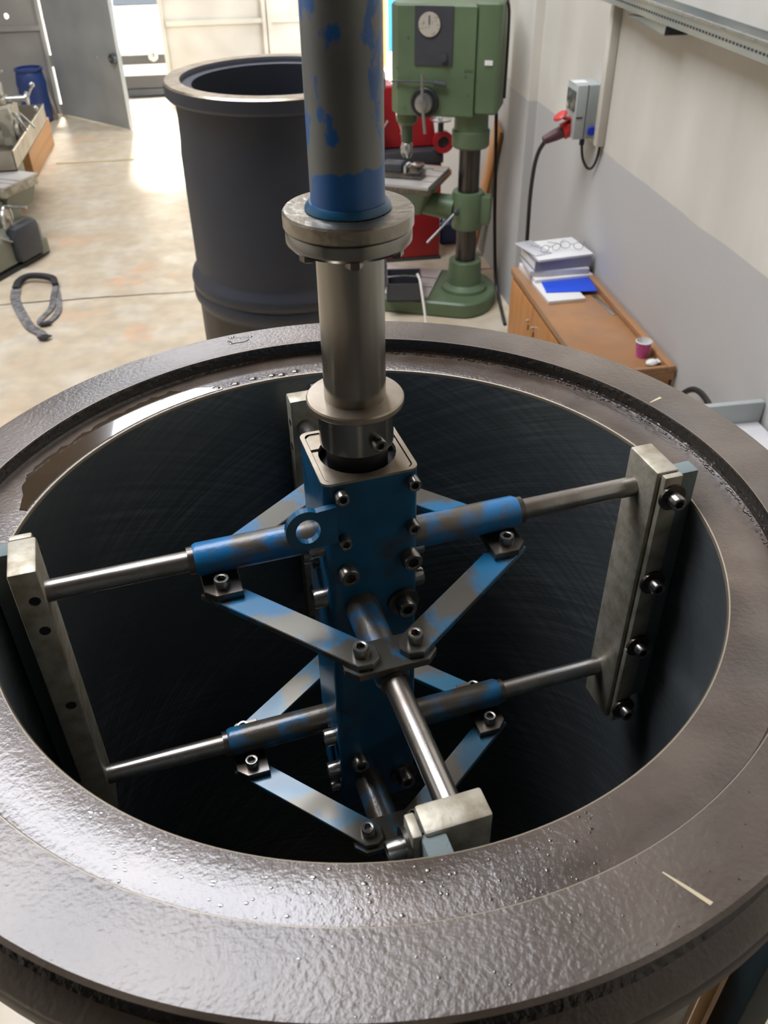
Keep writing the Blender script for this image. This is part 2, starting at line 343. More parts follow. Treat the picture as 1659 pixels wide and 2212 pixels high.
# gate wall at the back
wb = obj('wall_back', None); struct(wb)
MB().holed(XL, -2.158, 0, HC, [(-2.535, 1.03, .028)], .05, T(0, YB + .05, 0) @ RX(R(90))).build('gate_panel', 'gate_grey', wb, smooth=False)
MB().box(-2.158, -.86, YB, YB + .05, 2.35, HC).build('gate_panel', 'gate_grey', wb, smooth=False)
MB().box(-.86, WX, YB, YB + .05, 0, HC).build('gate_panel', 'gate_flare', wb, smooth=False)
for z in (.88, 1.85, 2.8):
    MB().box(XL, -2.2, YB - .03, YB, z, z + .05).build('gate_rail', 'gate_grey', wb, smooth=False)
    MB().box(-.80, .31, YB - .03, YB, z - .01, z + .04).build('gate_rail', 'frame_flare', wb, smooth=False)
    MB().box(.41, WX, YB - .03, YB, z - .01, z + .04).build('gate_rail', 'frame_flare', wb, smooth=False)
for x in (-.86, .31, .37):
    MB().box(x, x + .045, YB - .035, YB, 0, 4.2).build('gate_post', 'frame_flare', wb, smooth=False)
MB().box(-2.2, -2.158, YB - .035, YB, 0, 4.2).build('gate_post', 'gate_grey', wb, smooth=False)
# open wicket leaf, hinged at its left
leaf = obj('door_1', None, None, (-2.10, YB - .09, 0), math.atan2(-.92, .86)); struct(leaf)
MB().holed(.0, 1.22, .008, 2.3, [(.86, .70, .012), (1.10, .705, .009)], .03, RX(R(90))).build('leaf_panel', 'leaf_grey', leaf, smooth=False)
for z in (.06, .90, 1.75): MB().box(.05, 1.10, .0, .022, z, z + .045).build('leaf_rail', 'leaf_grey', leaf, smooth=False)
for x in (.0, 1.18): MB().box(x, x + .04, .0, .022, .01, 2.3).build('leaf_stile', 'leaf_grey', leaf, smooth=False)
o = MB().cyl((1.17, -.03, .72), (1.17, -.085, .72), .05, n=16, bev=.008).build('door_lock', 'charcoal', leaf)
MB().cyl((1.17, -.085, .72), (1.17, -.095, .72), .012, n=10).build('key_cylinder', 'zinc', o)
for z in (.0, .52, 1.6): MB().cyl((-.02, -.01, z), (-.02, -.01, z + .12), .03, n=10).build('hinge', 'gate_grey', leaf)
# roof with two roof lights
cl = obj('ceiling', None); struct(cl)
SK = [(-4.4, .50, .9, 4.6), (-1.95, .35, 7.9, 10.5)]
for (a, b, c, d) in ((XL, -4.4, YF, YB), (.50, WX, YF, YB), (-4.4, .50, YF, .9), (-4.4, .50, 4.6, 7.9), (-4.4, .50, 10.5, YB), (-4.4, -1.95, 7.9, 10.5), (.35, .50, 7.9, 10.5)):
    MB().box(a, b, c, d, HC, HC + .12).build('roof_panel', 'ceil', cl, smooth=False)
for i, (a, b, c, d) in enumerate(SK):
    wn_ = obj('window_%d' % (i + 1), None, None, (0, 0, HC)); struct(wn_)
    k = 6 - 2 * i
    for j in range(k):
        MB().box(a + (b - a) * j / k + .02, a + (b - a) * (j + 1) / k - .02, c + .03, d - .03, .02, .035).build('pane', 'pane', wn_, smooth=False)
    for j in range(k + 1):
        x = a + (b - a) * j / k; MB().box(x - .02, x + .02, c, d, 0, .05).build('glazing_bar', 'beam', wn_, smooth=False)
for y in (-2, .6, 5.2, 7.4): MB().box(XL, WX, y - .08, y + .08, HC - .3, HC).build('roof_beam', 'beam', cl, smooth=False)
# outdoors
struct(MB().box(-40, 40, YB + .05, 60, -.25, -.02).build('ground', 'outside_ground', smooth=False))
struct(MB().box(WX + .2, 40, -10, YB + .05, -.25, -.02).build('ground_side', 'outside_ground', smooth=False))

# ------------------------------------------------------------------ big liner being honed
liner = thing('cylinder_liner', 'large brown cast iron cylinder liner with wet stepped rim around the hone', 'cylinder liner', (0, 0, .26))
zt = ZT - .26
prof = [(.30, -1.78), (.30, -.0185), (.3012, -.0160), (.3022, -.0156), (.3335, -.0156), (.3425, -.0158), (.3450, -.0153), (.3468, -.0130), (.3470, -.0012), (.3478, 0.), (.3484, .0001),
        (.3955, 0.), (.3982, -.0022), (.3970, -.0060), (.3915, -.0085), (.3905, -.0230), (.3955, -.0275), (.4065, -.0345), (.4090, -.0385), (.4090, -.058), (.4050, -.065), (.374, -.08), (.369, -.11), (.369, -1.78)]
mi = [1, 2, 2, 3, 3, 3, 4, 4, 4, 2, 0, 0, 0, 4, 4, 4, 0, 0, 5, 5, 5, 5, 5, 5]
MB().lathe([(r, z + zt) for r, z in prof], 192, uv=True, mats=mi, closed=True).build('barrel', [m['iron_rim'], m['bore'], m['edge'], m['iron_ledge'], m['step_groove_shade'], m['iron_brown']], liner)
def patch(pts, z, th=.0006):            # thin pool with a rounded outline
    return MB().prism(pts, z, z + th, bev=th * .8)
def arc_pool(a0, a1, r0, r1, seed, n=40):
    rd = random.Random(seed); out = []; inn = []
    wob = [rd.uniform(-.003, .003) for _ in range(n + 1)]
    for k in range(n + 1):
        t = k / n; a = R(a0 + (a1 - a0) * t); tap = min(1, 5 * min(t, 1 - t) + .12)
        rm = r0 + .004
        out.append(((rm + (r1 - rm) * tap + wob[k] * tap) * math.cos(a), (rm + (r1 - rm) * tap + wob[k] * tap) * math.sin(a)))
        inn.append((r0 * math.cos(a), r0 * math.sin(a)))
    return out + inn[::-1]
o = patch(arc_pool(112, 163, .3035, .333, 3), zt - .0156).build('oil_pool', 'oil', liner); o['label'] = 'long mirror-like oil pool on the ledge'
for a, r in ((113, .309), (109, .308), (105, .31), (101, .309), (99, .307), (96, .31)):
    MB().ball((r * math.cos(R(a)), r * math.sin(R(a)), zt - .0156), .004, (1.4, 1, .35)).build('oil_drop', 'oil', liner)
rd = random.Random(5)
pts = [(-.0935 + .013 * math.cos(t / 14 * 6.283) * rd.uniform(.7, 1.15), .3655 + .009 * math.sin(t / 14 * 6.283) * rd.uniform(.6, 1.2)) for t in range(14)]
patch(pts, zt).build('oil_pool', 'oil', liner)
for _ in range(5): MB().ball((-.0935 + rd.uniform(-.015, .015), .3655 + rd.uniform(-.011, .011), zt), .002, (1.3, 1, .5)).build('oil_drop', 'oil', liner)
for x0, y0, x1, y1, wd_ in ((.319, .147, .334, .155, .0016), (.124, -.341, .1425, -.3625, .0014)):
    L_ = math.hypot(x1 - x0, y1 - y0); mx = T(x0, y0, zt) @ RZ(math.atan2(y1 - y0, x1 - x0))
    o = MB().prism([(0, -wd_ * .4), (L_ * .5, -wd_ * .7), (L_, -wd_), (L_ * 1.02, wd_), (L_ * .45, wd_ * .8), (0, wd_ * .3)], 0, .0003, mx).build('chalk_mark', 'chalk', liner); o['label'] = 'pale chalk stroke'
# beads of oil: along the foot of the step, and scattered over the near ledge
rd = random.Random(11)
def beads(n, a0, a1, r0, r1, z, s0, s1, label):
    b = MB()
    for _ in range(n):
        a = R(rd.uniform(a0, a1)); r = rd.uniform(r0, r1); q = rd.uniform(s0, s1)
        rr = bmesh.ops.create_icosphere(b.bm, subdivisions=1, radius=q)
        bmesh.ops.transform(b.bm, matrix=T(r * math.cos(a), r * math.sin(a), z) @ RZ(a + 1.57) @ Matrix.Diagonal((rd.uniform(1, 2), 1, .45, 1)), verts=rr['verts'])
    o = b.build('oil_beads', 'oil', liner); o['kind'] = 'stuff'; o['label'] = label
beads(230, -12, 88, .3400, .3445, zt - .0152, .0006, .0017, 'shiny oil beads along the foot of the step')
beads(150, 228, 290, .304, .344, zt - .0156, .0004, .0013, 'scattered oil beads on the near ledge')
beads(60, 255, 320, .350, .393, zt, .0003, .0009, 'scattered oil beads on the near rim')
# stand below the liner
st = thing('liner_stand', 'dark teal steel ring stand under the brown liner', 'stand', (0, 0, 0))
MB().lathe([(.33, .18), (.44, .18), (.44, .26), (.33, .26)], 48, closed=True).build('ring', 'dark_teal', st)
for k in range(4):
    a = R(45 + 90 * k); MB().box(-.05, .05, -.05, .05, 0, .18, T(.385 * math.cos(a), .385 * math.sin(a), 0) @ RZ(a)).build('leg', 'dark_teal', st, smooth=False)

# ------------------------------------------------------------------ bolts (shared meshes)
def bolt_mesh(name, r, h, mt='bolt'):
    b = MB().lathe([(0, h * .45), (r * .58, h * .45), (r * .58, h * .96), (r * .66, h), (r * .9, h), (r, h * .86), (r, 0), (0, 0)], 12, hexidx=(1, 2))
    o = b.build(name, mt); me = o.data; bpy.data.objects.remove(o); return me
def hex_mesh(name, r, h, mt='dark_steel'):
    o = MB().lathe([(0, h), (r * .7, h), (r, h * .8), (r, 0), (0, 0)], 6).build(name, mt); me = o.data; bpy.data.objects.remove(o); return me
def washer_mesh(name, r0, r1, h, mt='dark_steel'):
    o = MB().lathe([(r0, 0), (r1, 0), (r1, h), (r0, h)], 24, closed=True).build(name, mt); me = o.data; bpy.data.objects.remove(o); return me
BS, BM_, BL, BP = bolt_mesh('small_bolt', .0056, .009), bolt_mesh('link_bolt', .0066, .0085), bolt_mesh('large_bolt', .0086, .011), bolt_mesh('holder_bolt', .0072, .011)
WA, WB = washer_mesh('washer', .005, .0138, .003), washer_mesh('holder_washer', .005, .0128, .003)
HX = hex_mesh('hex_head', .006, .006)
def put(name, me, parent, p, d=(0, 0, 1), spin=0):
    o = obj(name, me, parent, p); o.rotation_mode = 'QUATERNION'
    o.rotation_quaternion = Vector(d).to_track_quat('Z', 'Y') @ Matrix.Rotation(spin, 3, 'Z').to_quaternion(); return o

# ------------------------------------------------------------------ drive spindle
sp = thing('drive_spindle', 'worn grey and blue vertical spindle pipe bolted to a bright steel shaft', 'machine spindle', (0, 0, ZT))
def pipe_mat():
    M = mat('flaking_blue_pipe', (.006, .095, .30), .34, 0., c2=(.155, .155, .14), r2=.42, m2=.35, s=44, t=.420, wd=.018, det=9, dist=.2, bump=.12, bs=120, stretch=(1, 1, .6), coat=.2, var=.2, vs_=20)
    nt = M.node_tree; L = nt.links.new
    rg = [n for n in nt.nodes if n.type == 'MAP_RANGE' and abs(n.inputs[1].default_value - .402) < 1e-3][0]
    tc = N(nt, 'ShaderNodeTexCoord'); s_ = N(nt, 'ShaderNodeSeparateXYZ'); L(tc.outputs['Object'], s_.inputs[0])
    z = N(nt, 'ShaderNodeMapRange'); L(s_.outputs['Z'], z.inputs[0]); z.inputs[1].default_value = .288; z.inputs[2].default_value = .298; z.inputs[3].default_value = -.22; z.inputs[4].default_value = 0
    z2 = N(nt, 'ShaderNodeMapRange'); L(s_.outputs['Z'], z2.inputs[0]); z2.inputs[1].default_value = .30; z2.inputs[2].default_value = .42; z2.inputs[3].default_value = -.02; z2.inputs[4].default_value = .0
    q = N(nt, 'ShaderNodeMath', operation='ADD'); src = rg.inputs[0].links[0].from_socket; L(src, q.inputs[0]); L(z.outputs[0], q.inputs[1])
    q2 = N(nt, 'ShaderNodeMath', operation='ADD'); L(q.outputs[0], q2.inputs[0]); L(z2.outputs[0], q2.inputs[1]); L(q2.outputs[0], rg.inputs[0]); return M
m['pipe'] = pipe_mat()
MB().lathe([(0, .266), (.0262, .266), (.0262, .268), (.0246, .2705), (.0246, 2.2), (0, 2.2)], 64).build('pipe', 'pipe', sp)
o = MB().lathe([(0, .2665), (.0290, .2665), (.0285, .2685), (.0262, .2712), (.0240, .2712)], 64).build('weld_bead', 'blue_body', sp)
MB().lathe([(0, .2545), (.0425, .2545), (.0440, .256), (.0440, .2645), (.0428, .266), (0, .266)], 72).build('upper_flange', 'wet_steel', sp)
MB().lathe([(0, .243), (.0405, .243), (.0428, .2455), (.0428, .2525), (.042, .2538), (0, .2538)], 72).build('lower_flange', 'steel', sp)
MB().lathe([(0, .06), (.0236, .06), (.0236, .243), (0, .243)], 64).build('shaft', 'steel', sp)
MB().lathe([(0, .1185), (.0362, .1185), (.0374, .1197), (.0374, .1232), (.0364, .1245), (0, .1245)], 72).build('collar', 'plate', sp)
o = MB().lathe([(0, .0845), (.0280, .0845), (.0292, .0857), (.0292, .1185), (0, .1185)], 64).build('hub', 'steel', sp)
put('set_screw', BS, o, (.0115, -.0255, .0975), (.35, -1, -.05))
MB().lathe([(0, .066), (.0245, .064), (.0245, .0845), (0, .0845)], 48).build('seal', 'black', sp)
for k in range(6):
    a = R(20 + 60 * k + 8); put('flange_nut', HX, sp, (.0335 * math.cos(a), .0335 * math.sin(a), .243), (0, 0, -1))

# ------------------------------------------------------------------ honing head
hone = thing('honing_head', 'blue four-arm honing head with steel rods spread inside the liner bore', 'honing tool', (0, 0, ZT), R(9.0))
def tube_sect(hx, r, wall, z0, z1):
    b = MB(); bm = b.bm; O = rrect(hx, hx, r); I = rrect(hx - wall, hx - wall, r - wall * .6)
    vs = [[bm.verts.new((x, y, z)) for x, y in q] for q in (O, I) for z in (z0, z1)]; n = len(O)
    for k in range(n):
        j = (k + 1) % n
        bm.faces.new((vs[0][k], vs[0][j], vs[1][j], vs[1][k])); bm.faces.new((vs[2][k], vs[2][j], vs[3][j], vs[3][k]))
        for z in (0, 1): bm.faces.new((vs[z][k], vs[z][j], vs[2 + z][j], vs[2 + z][k]))
    return b
BW = .0388
body = tube_sect(BW, .007, .0035, -.335, .0735).build('body', 'blue_body', hone)
# bare top edge
MB().prism(rrect(BW - .0033, BW - .0033, .005), -.33, .060).build('core', 'black', body, smooth=False)
tube_sect(BW + .0001, .007, .0036, .0715, .0738).build('top_edge', 'plate', body)
def half_plate(y0, y1, sgn):
    h = BW - .0042; pts = []
    ang = [R(a) for a in range(-72, 73, 8)]
    if sgn > 0:  # front half: hole opens to the back
        pts = [(-h, y0 + .004), (-h + .004, y0), (h - .004, y0), (h, y0 + .004), (h, y1)]
        c = math.acos(min(1, 0)); a0 = math.asin(y1 / .0312)
        arc = [(.0312 * math.cos(a), .0312 * math.sin(a)) for a in [a0 - (math.pi + 2 * a0) * k / 18 for k in range(19)]]
        pts += arc; pts += [(-h, y1)]
    else:
        a0 = math.asin(y0 / .0312)
        arc = [(.0312 * math.cos(a), .0312 * math.sin(a)) for a in [math.pi - a0 - (math.pi - 2 * a0) * k / 18 for k in range(19)]]
        pts = [(h, y0), (h, y1 - .004), (h - .004, y1), (-h + .004, y1), (-h, y1 - .004), (-h, y0)] + arc
    return MB().prism(pts, .068, .0728)
half_plate(-BW + .0042, .0095, 1).build('top_plate', 'plate', hone, smooth=False)
half_plate(.0135, BW - .0042, -1).build('top_plate', 'plate', hone, smooth=False)
# lifting lug on the left of the front face
lug = []
for k in range(19):
    a = R(60 + 200 * k / 18); lug.append((-.0545 + .0165 * math.cos(a), .039 + .0185 * math.sin(a)))
lug += [(-.030, .0215), (-.030, .0565)]
b = MB(); bm = b.bm
hole = [(-.0535 + .0098 * math.cos(2 * math.pi * k / 20), .0385 + .0115 * math.sin(2 * math.pi * k / 20)) for k in range(20)]
es = []
for lp in (lug, hole):
    vv = [bm.verts.new((x, -.0392, z)) for x, z in lp]; es += [bm.edges.new((vv[i], vv[(i + 1) % len(vv)])) for i in range(len(vv))]
fs = [g for g in bmesh.ops.triangle_fill(bm, edges=es, use_beauty=True)['geom'] if isinstance(g, bmesh.types.BMFace)]
ex_ = bmesh.ops.extrude_face_region(bm, geom=fs); bmesh.ops.translate(bm, vec=(0, -.006, 0), verts=[g for g in ex_['geom'] if isinstance(g, bmesh.types.BMVert)])
b.build('lifting_lug', 'blue_body', hone, smooth=False)
F_ = -BW
for (x, z, me, wa) in ((-.0252, .0630, BS, 0), (.0325, .0632, BS, 0), (-.0245, .0190, BS, 0), (.0325, .0200, BS, 0), (-.0228, -.0150, BL, 0), (.0310, -.0130, BL, 0), (.0255, -.062, BL, 1),
                       (-.0206, -.262, BL, 0), (.0262, -.305, BL, 1)):
    if wa: put('washer', WA, hone, (x, F_, z), (0, -1, 0))
    put('bolt', me, hone, (x, F_ - (.003 if wa else 0), z), (0, -1, 0), random.random())
for (y, z, me) in ((.010, -.030, BL), (-.024, .004, BL), (-.024, -.052, BL), (.006, -.254, BL), (-.020, -.242, BL), (-.026, -.286, BL), (-.026, -.312, BS)):
    put('washer', WA, hone, (F_, y, z), (-1, 0, 0)) if me is BL and y > 0 else None
    put('bolt', me, hone, (F_, y, z), (-1, 0, 0))
for (y, z, me) in ((-.018, -.022, BL), (-.02, -.055, BL), (.02, -.26, BL)): put('bolt', me, hone, (-F_, y, z), (1, 0, 0))
ZA, ZB, ZS = -.0126, -.0573, -.2383
def arm(ang, za, kind, low):
    f = dict(parent=hone, loc=(0, 0, za), rz=ang)
    sl = .142 if kind == 'side' else .128
    s_ = MB().lathe([(0, 0), (.0136, 0), (.0143, .0008), (.0143, sl - BW - .003), (.0128, sl - BW), (0, sl - BW)], 32, T(BW - .002, -.012, 0) @ RY(R(90))).build('arm_sleeve', 'blue_dirty' if low else 'blue', **f)
    MB().cyl((.10, -.012, 0), (.262, -.012, 0), .0093, n=32).build('arm_rod', 'rod', **f)
    MB().lathe([(.0092, 0), (.0122, 0), (.0122, .006), (.0092, .006)], 24, T(sl - .003, -.012, 0) @ RY(R(90)), closed=True).build('sleeve_collar', 'dark_steel', **f)
    if kind == 'side': cx, hx, hy, z0, z1 = .122, .0155, .034, -.0214, -.0144
    else: cx, hx, hy, z0, z1 = .113, .0165, .037, .0103, .0173
    c = .009
    oct_ = [(cx - hx, -hy + c), (cx - hx + c, -hy), (cx + hx - c, -hy), (cx + hx, -hy + c), (cx + hx, hy - c), (cx + hx - c, hy), (cx - hx + c, hy), (cx - hx, hy - c)]
    if kind == 'side': oct_ = [(cx - hx, -hy), (cx + hx - c, -hy), (cx + hx, -hy + c), (cx + hx, hy - c), (cx + hx - c, hy), (cx - hx, hy)]
    MB().prism([(x, y - .012) for x, y in oct_], z0, z1, bev=.0006).build('link_plate', 'dark_steel' if kind == 'side' else ('link_dirty' if low else 'blue_link'), smooth=False, **f)
for low in (0, 1):
    dz = ZS * low
    for ang, za, kind in ((0, ZA, 'side'), (180, ZA, 'side'), (-90, ZB, 'end'), (90, ZB, 'end')): arm(R(ang), za + dz, kind, low)
    SB = [((.122, -.034), (.122, .010)), ((-.122, -.010), (-.122, .034))]
    EB = [((-.034, -.113), (.010, -.113)), ((-.010, .113), (.034, .113))]
    for A, B in ((SB[0][0], EB[0][1]), (SB[0][1], EB[1][1]), (SB[1][0], EB[0][0]), (SB[1][1], EB[1][0])):
        A, B = Vector(A), Vector(B); d = B - A; L_ = d.length; hw = .0125; e = .014; c = .008
        poly = [(-e, -hw), (L_ + e - c, -hw), (L_ + e, -hw + c), (L_ + e, hw - c), (L_ + e - c, hw), (-e, hw)]
        MB().prism(poly, 0, .006, bev=.0007).build('link', 'link_dirty' if low else 'blue_link', hone, (A.x, A.y, -.040 + dz), smooth=False, rz=math.atan2(d.y, d.x))
        put('link_bolt', BM_, hone, (A.x, A.y, -.027 + dz), spin=random.random()); put('link_bolt', BM_, hone, (B.x, B.y, -.034 + dz), spin=random.random())
def holder(ang, za):
    h = obj('stone_holder', None, hone, (0, 0, za), ang)
    blk = MB().box(.257, .279, -.0425, .003, -.29, .0336, bev=.0022).build('holder_block', 'alu', h)
    MB().box(.2605, .2785, -.0505, -.0438, -.289, .0325, bev=.0014).build('clamp_bar', 'alu', h)
    MB().box(.2655, .2975, -.0450, -.0290, -.26, .0300, bev=.0008).build('honing_stone', 'stone', h)
    MB().box(.2665, .276, -.0440, -.0424, -.28, .0318).build('clamp_gap', 'black', h)
    for z in (.0116, -.088, -.173, -.268):
        put('washer', WB, h, (.2700, -.0505, z), (0, -1, 0)); put('bolt', BP, h, (.2700, -.0535, z), (0, -1, 0), random.random())
    for z in (.0045, -.0275, -.118): MB().lathe([(0, .0001), (.0034, .0001), (.0036, .0004), (.0044, .0004), (.0047, -.0005)], 14, T(.265, .003, z) @ RX(R(-90))).build('set_screw', 'black', h)
for ang, za in ((0, ZA), (180, ZA), (-90, ZB), (90, ZB)): holder(R(ang), za)

# ------------------------------------------------------------------ second liner standing behind
l2 = thing('cylinder_liner', 'dark blue-black cylinder liner standing on the floor behind the spindle', 'cylinder liner', (.076, 2.892, 0))
zz = 1.851
pf = [(.30, 0), (.30, zz - .02), (.305, zz - .018), (.335, zz - .018), (.338, zz - .002), (.340, zz), (.392, zz), (.398, zz - .006), (.398, zz - .045), (.390, zz - .055), (.366, zz - .06), (.364, zz - .12), (.366, zz - .20), (.371, zz - .25), (.371, 1.19),
      (.374, 1.17), (.392, 1.15), (.397, 1.13), (.392, 1.105), (.388, 1.10), (.396, 1.085), (.394, 1.06), (.382, 1.045), (.378, 1.03), (.378, .02), (.37, 0)]
MB().lathe(pf, 96, closed=True, mats=[0] * 5 + [1, 1] + [0] * 16 + [2] * 3).build('barrel', [m['iron_dark'], m['plate'], m['iron_brown']], l2)
for a in (255, 232, 285): MB().cyl((.378 * math.cos(R(a)), .378 * math.sin(R(a)), .93), (.3785 * math.cos(R(a)) * 1.004, .3785 * math.sin(R(a)) * 1.004, .93), .012, n=12).build('port_plug', 'black', l2)

# ------------------------------------------------------------------ drill press
DR = (1.32, 4.92, 0); DA = R(-23)
dp = thing('drill_press', 'green pillar drill press with dark column and slotted table by the wall', 'drill press', DR, DA)
base = [(-.62, -.24), (-.58, -.28), (.02, -.28)] + [(.02 + .19 * math.cos(R(a)), .28 * math.sin(R(a))) for a in range(-80, 90, 10)] + [(.02, .28), (-.58, .28), (-.62, .24)]
o = MB().prism(base, 0, .105, bev=.012).build('base', 'green', dp)
for y0, y1 in ((-.235, -.085), (-.07, .07), (.085, .235)): MB().box(-.60, -.20, y0, y1, .103, .118).build('base_slot_rail', 'table_top', o, smooth=False)
MB().lathe([(.0, .10), (.155, .10), (.15, .125), (.125, .14), (.112, .15), (.105, .30), (.098, .305), (0, .305)], 40).build('column_socket', 'green', dp)
MB().cyl((0, 0, .25), (0, 0, 1.25), .066, n=40).build('column', 'column', dp)
o = MB().lathe([(.066, .52), (.098, .52), (.102, .535), (.102, .735), (.097, .75), (.066, .75)], 36, closed=True).build('table_bracket', 'green', dp)
MB().box(.08, .15, -.045, -.005, .55, .73, bev=.01).build('clamp_ear', 'green', o); MB().box(.08, .15, .005, .045, .55, .73, bev=.01).build('clamp_ear', 'green', o)
MB().cyl((-.09, 0, .635), (-.33, 0, .66), .082, .066, n=28).build('bracket_arm', 'green', o)
MB().ball((-.055, -.115, .645), .02).build('clamp_knob', 'charcoal', o); MB().cyl((-.055, -.115, .645), (-.21, -.25, .485), .008, n=8).build('clamp_lever', 'greysteel', o)
# table
t_ = obj('table', None, dp, (-.395, 0, 0), R(-6))
MB().prism(rrect(.225, .245, .02), .782, .812).build('table_edge', 'dark_steel', t_)
for y0 in (-.23, -.112, .006, .124): MB().box(-.21, .21, y0, y0 + .106, .808, .83).build('table_strip', 'table_top', t_, smooth=False)
b = MB(); lo = [b.bm.verts.new((x, y, .60)) for x, y in rrect(.11, .07, .02)]; hi = [b.bm.verts.new((x, y, .775)) for x, y in rrect(.19, .22, .02)]; n_ = len(lo)
for k in range(n_): b.bm.faces.new((lo[k], lo[(k + 1) % n_], hi[(k + 1) % n_], hi[k]))
b.bm.faces.new(lo[::-1]); b.bm.faces.new(hi); b.build('table_casting', 'green', t_)
MB().cyl((-.02, -.12, .64), (-.02, -.16, .60), .018, n=10).build('tilt_bolt', 'charcoal', t_)
# head
hd = obj('head', None, dp)
MB().prism([(-.47, -.10), (-.42, -.16), (.03, -.16), (.03, .16), (-.42, .16), (-.47, .10)], 1.215, 1.80, bev=.012).build('gear_housing', 'green', hd)
MB().prism(rrect(.075, .15, .03), 1.235, 1.81, T(.095, 0, 0), bev=.01).build('motor_housing', 'green', hd)
MB().box(.085, .13, -.156, -.149, 1.50, 1.525).build('label_plate', 'paper', hd)
MB().box(-.32, -.10, -.166, -.158, 1.49, 1.79).build('speed_panel', 'charcoal', hd)
o = MB().cyl((-.235, -.165, 1.70), (-.235, -.175, 1.70), .062, n=32).build('dial', 'dial', hd)
MB().box(-.238, -.232, -.178, -.174, 1.70, 1.745).build('pointer', 'charcoal', o)
MB().cyl((-.15, -.165, 1.535), (-.15, -.19, 1.535), .022, n=16).build('selector_knob', 'charcoal', hd)
o = obj('feed_handwheel', None, hd, (-.255, -.16, 1.295))
MB().cyl((0, 0, 0), (0, -.03, 0), .082, n=28, bev=.006).build('dial_ring', 'black', o)
MB().lathe([(0, 0), (.055, 0), (.05, .03), (.03, .035), (.028, .06), (0, .065)], 24, T(0, -.03, 0) @ RX(R(90))).build('hub', 'greysteel', o)
MB().cyl((0, -.08, 0), (.002, -.10, .17), .009, n=10).build('lever', 'greysteel', o); MB().cyl((0, -.08, 0), (.02, -.09, -.155), .009, n=10).build('lever', 'greysteel', o)
o = MB().tube([(-.46, -.165, 1.40), (-.36, -.185, 1.408), (-.24, -.185, 1.408), (-.15, -.185, 1.40)], .006).build('depth_stop_lever', 'charcoal', hd); MB().cyl((-.2, -.185, 1.404), (-.13, -.185, 1.396), .013, n=10).build('grip', 'charcoal', o)
for x, z in ((-.42, 1.47), (-.42, 1.37), (-.38, 1.22 + .04), (-.02, 1.47), (-.02, 1.44), (0, 1.34), (-.36, 1.63)): MB().cyl((x, -.16, z), (x, -.163, z), .006, n=8).build('screw', 'dgreen', hd)
MB().box(-.03, .02, -.162, -.158, 1.465, 1.475).build('nameplate', 'dgreen', hd)
MB().lathe([(0, 1.02), (.108, 1.02), (.116, 1.03), (.116, 1.115), (.104, 1.125), (.102, 1.235), (0, 1.235)], 36).build('column_clamp', 'green', hd)
o = obj('quill', None, hd, (-.40, 0, 0))
MB().lathe([(0, 1.13), (.05, 1.13), (.066, 1.15), (.066, 1.22), (0, 1.22)], 28).build('quill_housing', 'green', o)
MB().cyl((0, 0, 1.03), (0, 0, 1.14), .036, n=20).build('spindle_sleeve', 'dgreen', o)
MB().lathe([(0, .93), (.022, .93), (.037, .955), (.038, 1.0), (.03, 1.02), (.022, 1.03), (0, 1.03)], 24).build('chuck', 'zinc', o)
MB().tube(spline([(.14, .02, 1.8), (.185, .01, 1.75), (.19, 0, 1.3)]), .008).build('power_lead', 'cable_b', hd)
# vise on the drill table
vz = thing('machine_vise', 'small dark machine vise sitting on the slotted drill table', 'vise', (.925, 5.03, .83), R(-27))
MB().box(-.13, .13, -.06, .06, 0, .035, bev=.006).build('base', 'dark_steel', vz); MB().box(-.13, .0, -.055, .055, .035, .085, bev=.008).build('fixed_jaw', 'charcoal', vz)
MB().box(.05, .12, -.055, .055, .035, .08, bev=.006).build('moving_jaw', 'dark_steel', vz); MB().cyl((.0, 0, .055), (.19, 0, .055), .009, n=10).build('screw', 'zinc', vz)
for x in (-.02, .02): MB().box(x - .008, x + .008, -.05, .05, .036, .075).build('parallel_bar', 'zinc', vz, smooth=False)
# oddments lying on the drill base
tr = thing('swarf_bin', 'open black bin standing on the drill press foot', 'bin', (.895, 4.86, .118), R(-8))
MB().box(-.115, .115, -.13, .13, 0, .01).build('bottom', 'black', tr, smooth=False)
for a in ((-.115, -.105, -.13, .13), (.105, .115, -.13, .13), (-.115, .115, -.13, -.12), (-.115, .115, .12, .13)): MB().box(*a, .0, .12).build('side', 'charcoal', tr, smooth=False)
MB().tube([(-.12, .0, .115), (0, .0, .125), (.12, .0, .115)], .006).build('handle', 'zinc', tr)
rod_ = tag(MB().tube(spline([(.972, 4.40, .008), (.962, 4.44, .11), (.955, 4.47, .19), (.945, 4.51, .29), (.94, 4.54, .34), (.925, 4.56, .375)]), .008).build('bent_rod', 'white_plastic'), 'thin white bent rod leaning against the drill press foot', 'rod')

# ------------------------------------------------------------------ red tool grinder behind the drill
rg_ = thing('tool_grinder', 'red pedestal tool grinder with black band behind the drill press', 'grinder', (1.10, 5.92, 0))
MB().box(-.23, .22, -.2, .2, .02, .70, bev=.015).build('cabinet', 'red', rg_); MB().box(-.24, .23, -.21, .21, .70, .79, bev=.01).build('tray_band', 'charcoal', rg_)
MB().box(-.24, .23, -.205, .205, 0, .022).build('plinth', 'charcoal', rg_, smooth=False)
MB().prism([(-.21, .79), (.19, .79), (.19, .86), (.17, .98), (.17, 1.16), (.06, 1.2), (.05, 1.04), (.0, .93), (-.06, .9), (-.09, 1.0), (-.11, 1.2), (-.2, 1.2)], -.11, .11, RX(R(90)), bev=.012).build('column', 'red', rg_)
o = MB().lathe([(.04, 0), (.068, 0), (.073, .01), (.073, .06), (.04, .06)], 28, T(.222, -.20, .845) @ RX(R(90)) @ T(0, 0, -.03), closed=True).build('wheel_guard', 'red', rg_)
MB().cyl((.222, -.16, .845), (.222, -.205, .845), .045, n=24).build('grinding_wheel', 'charcoal', o)
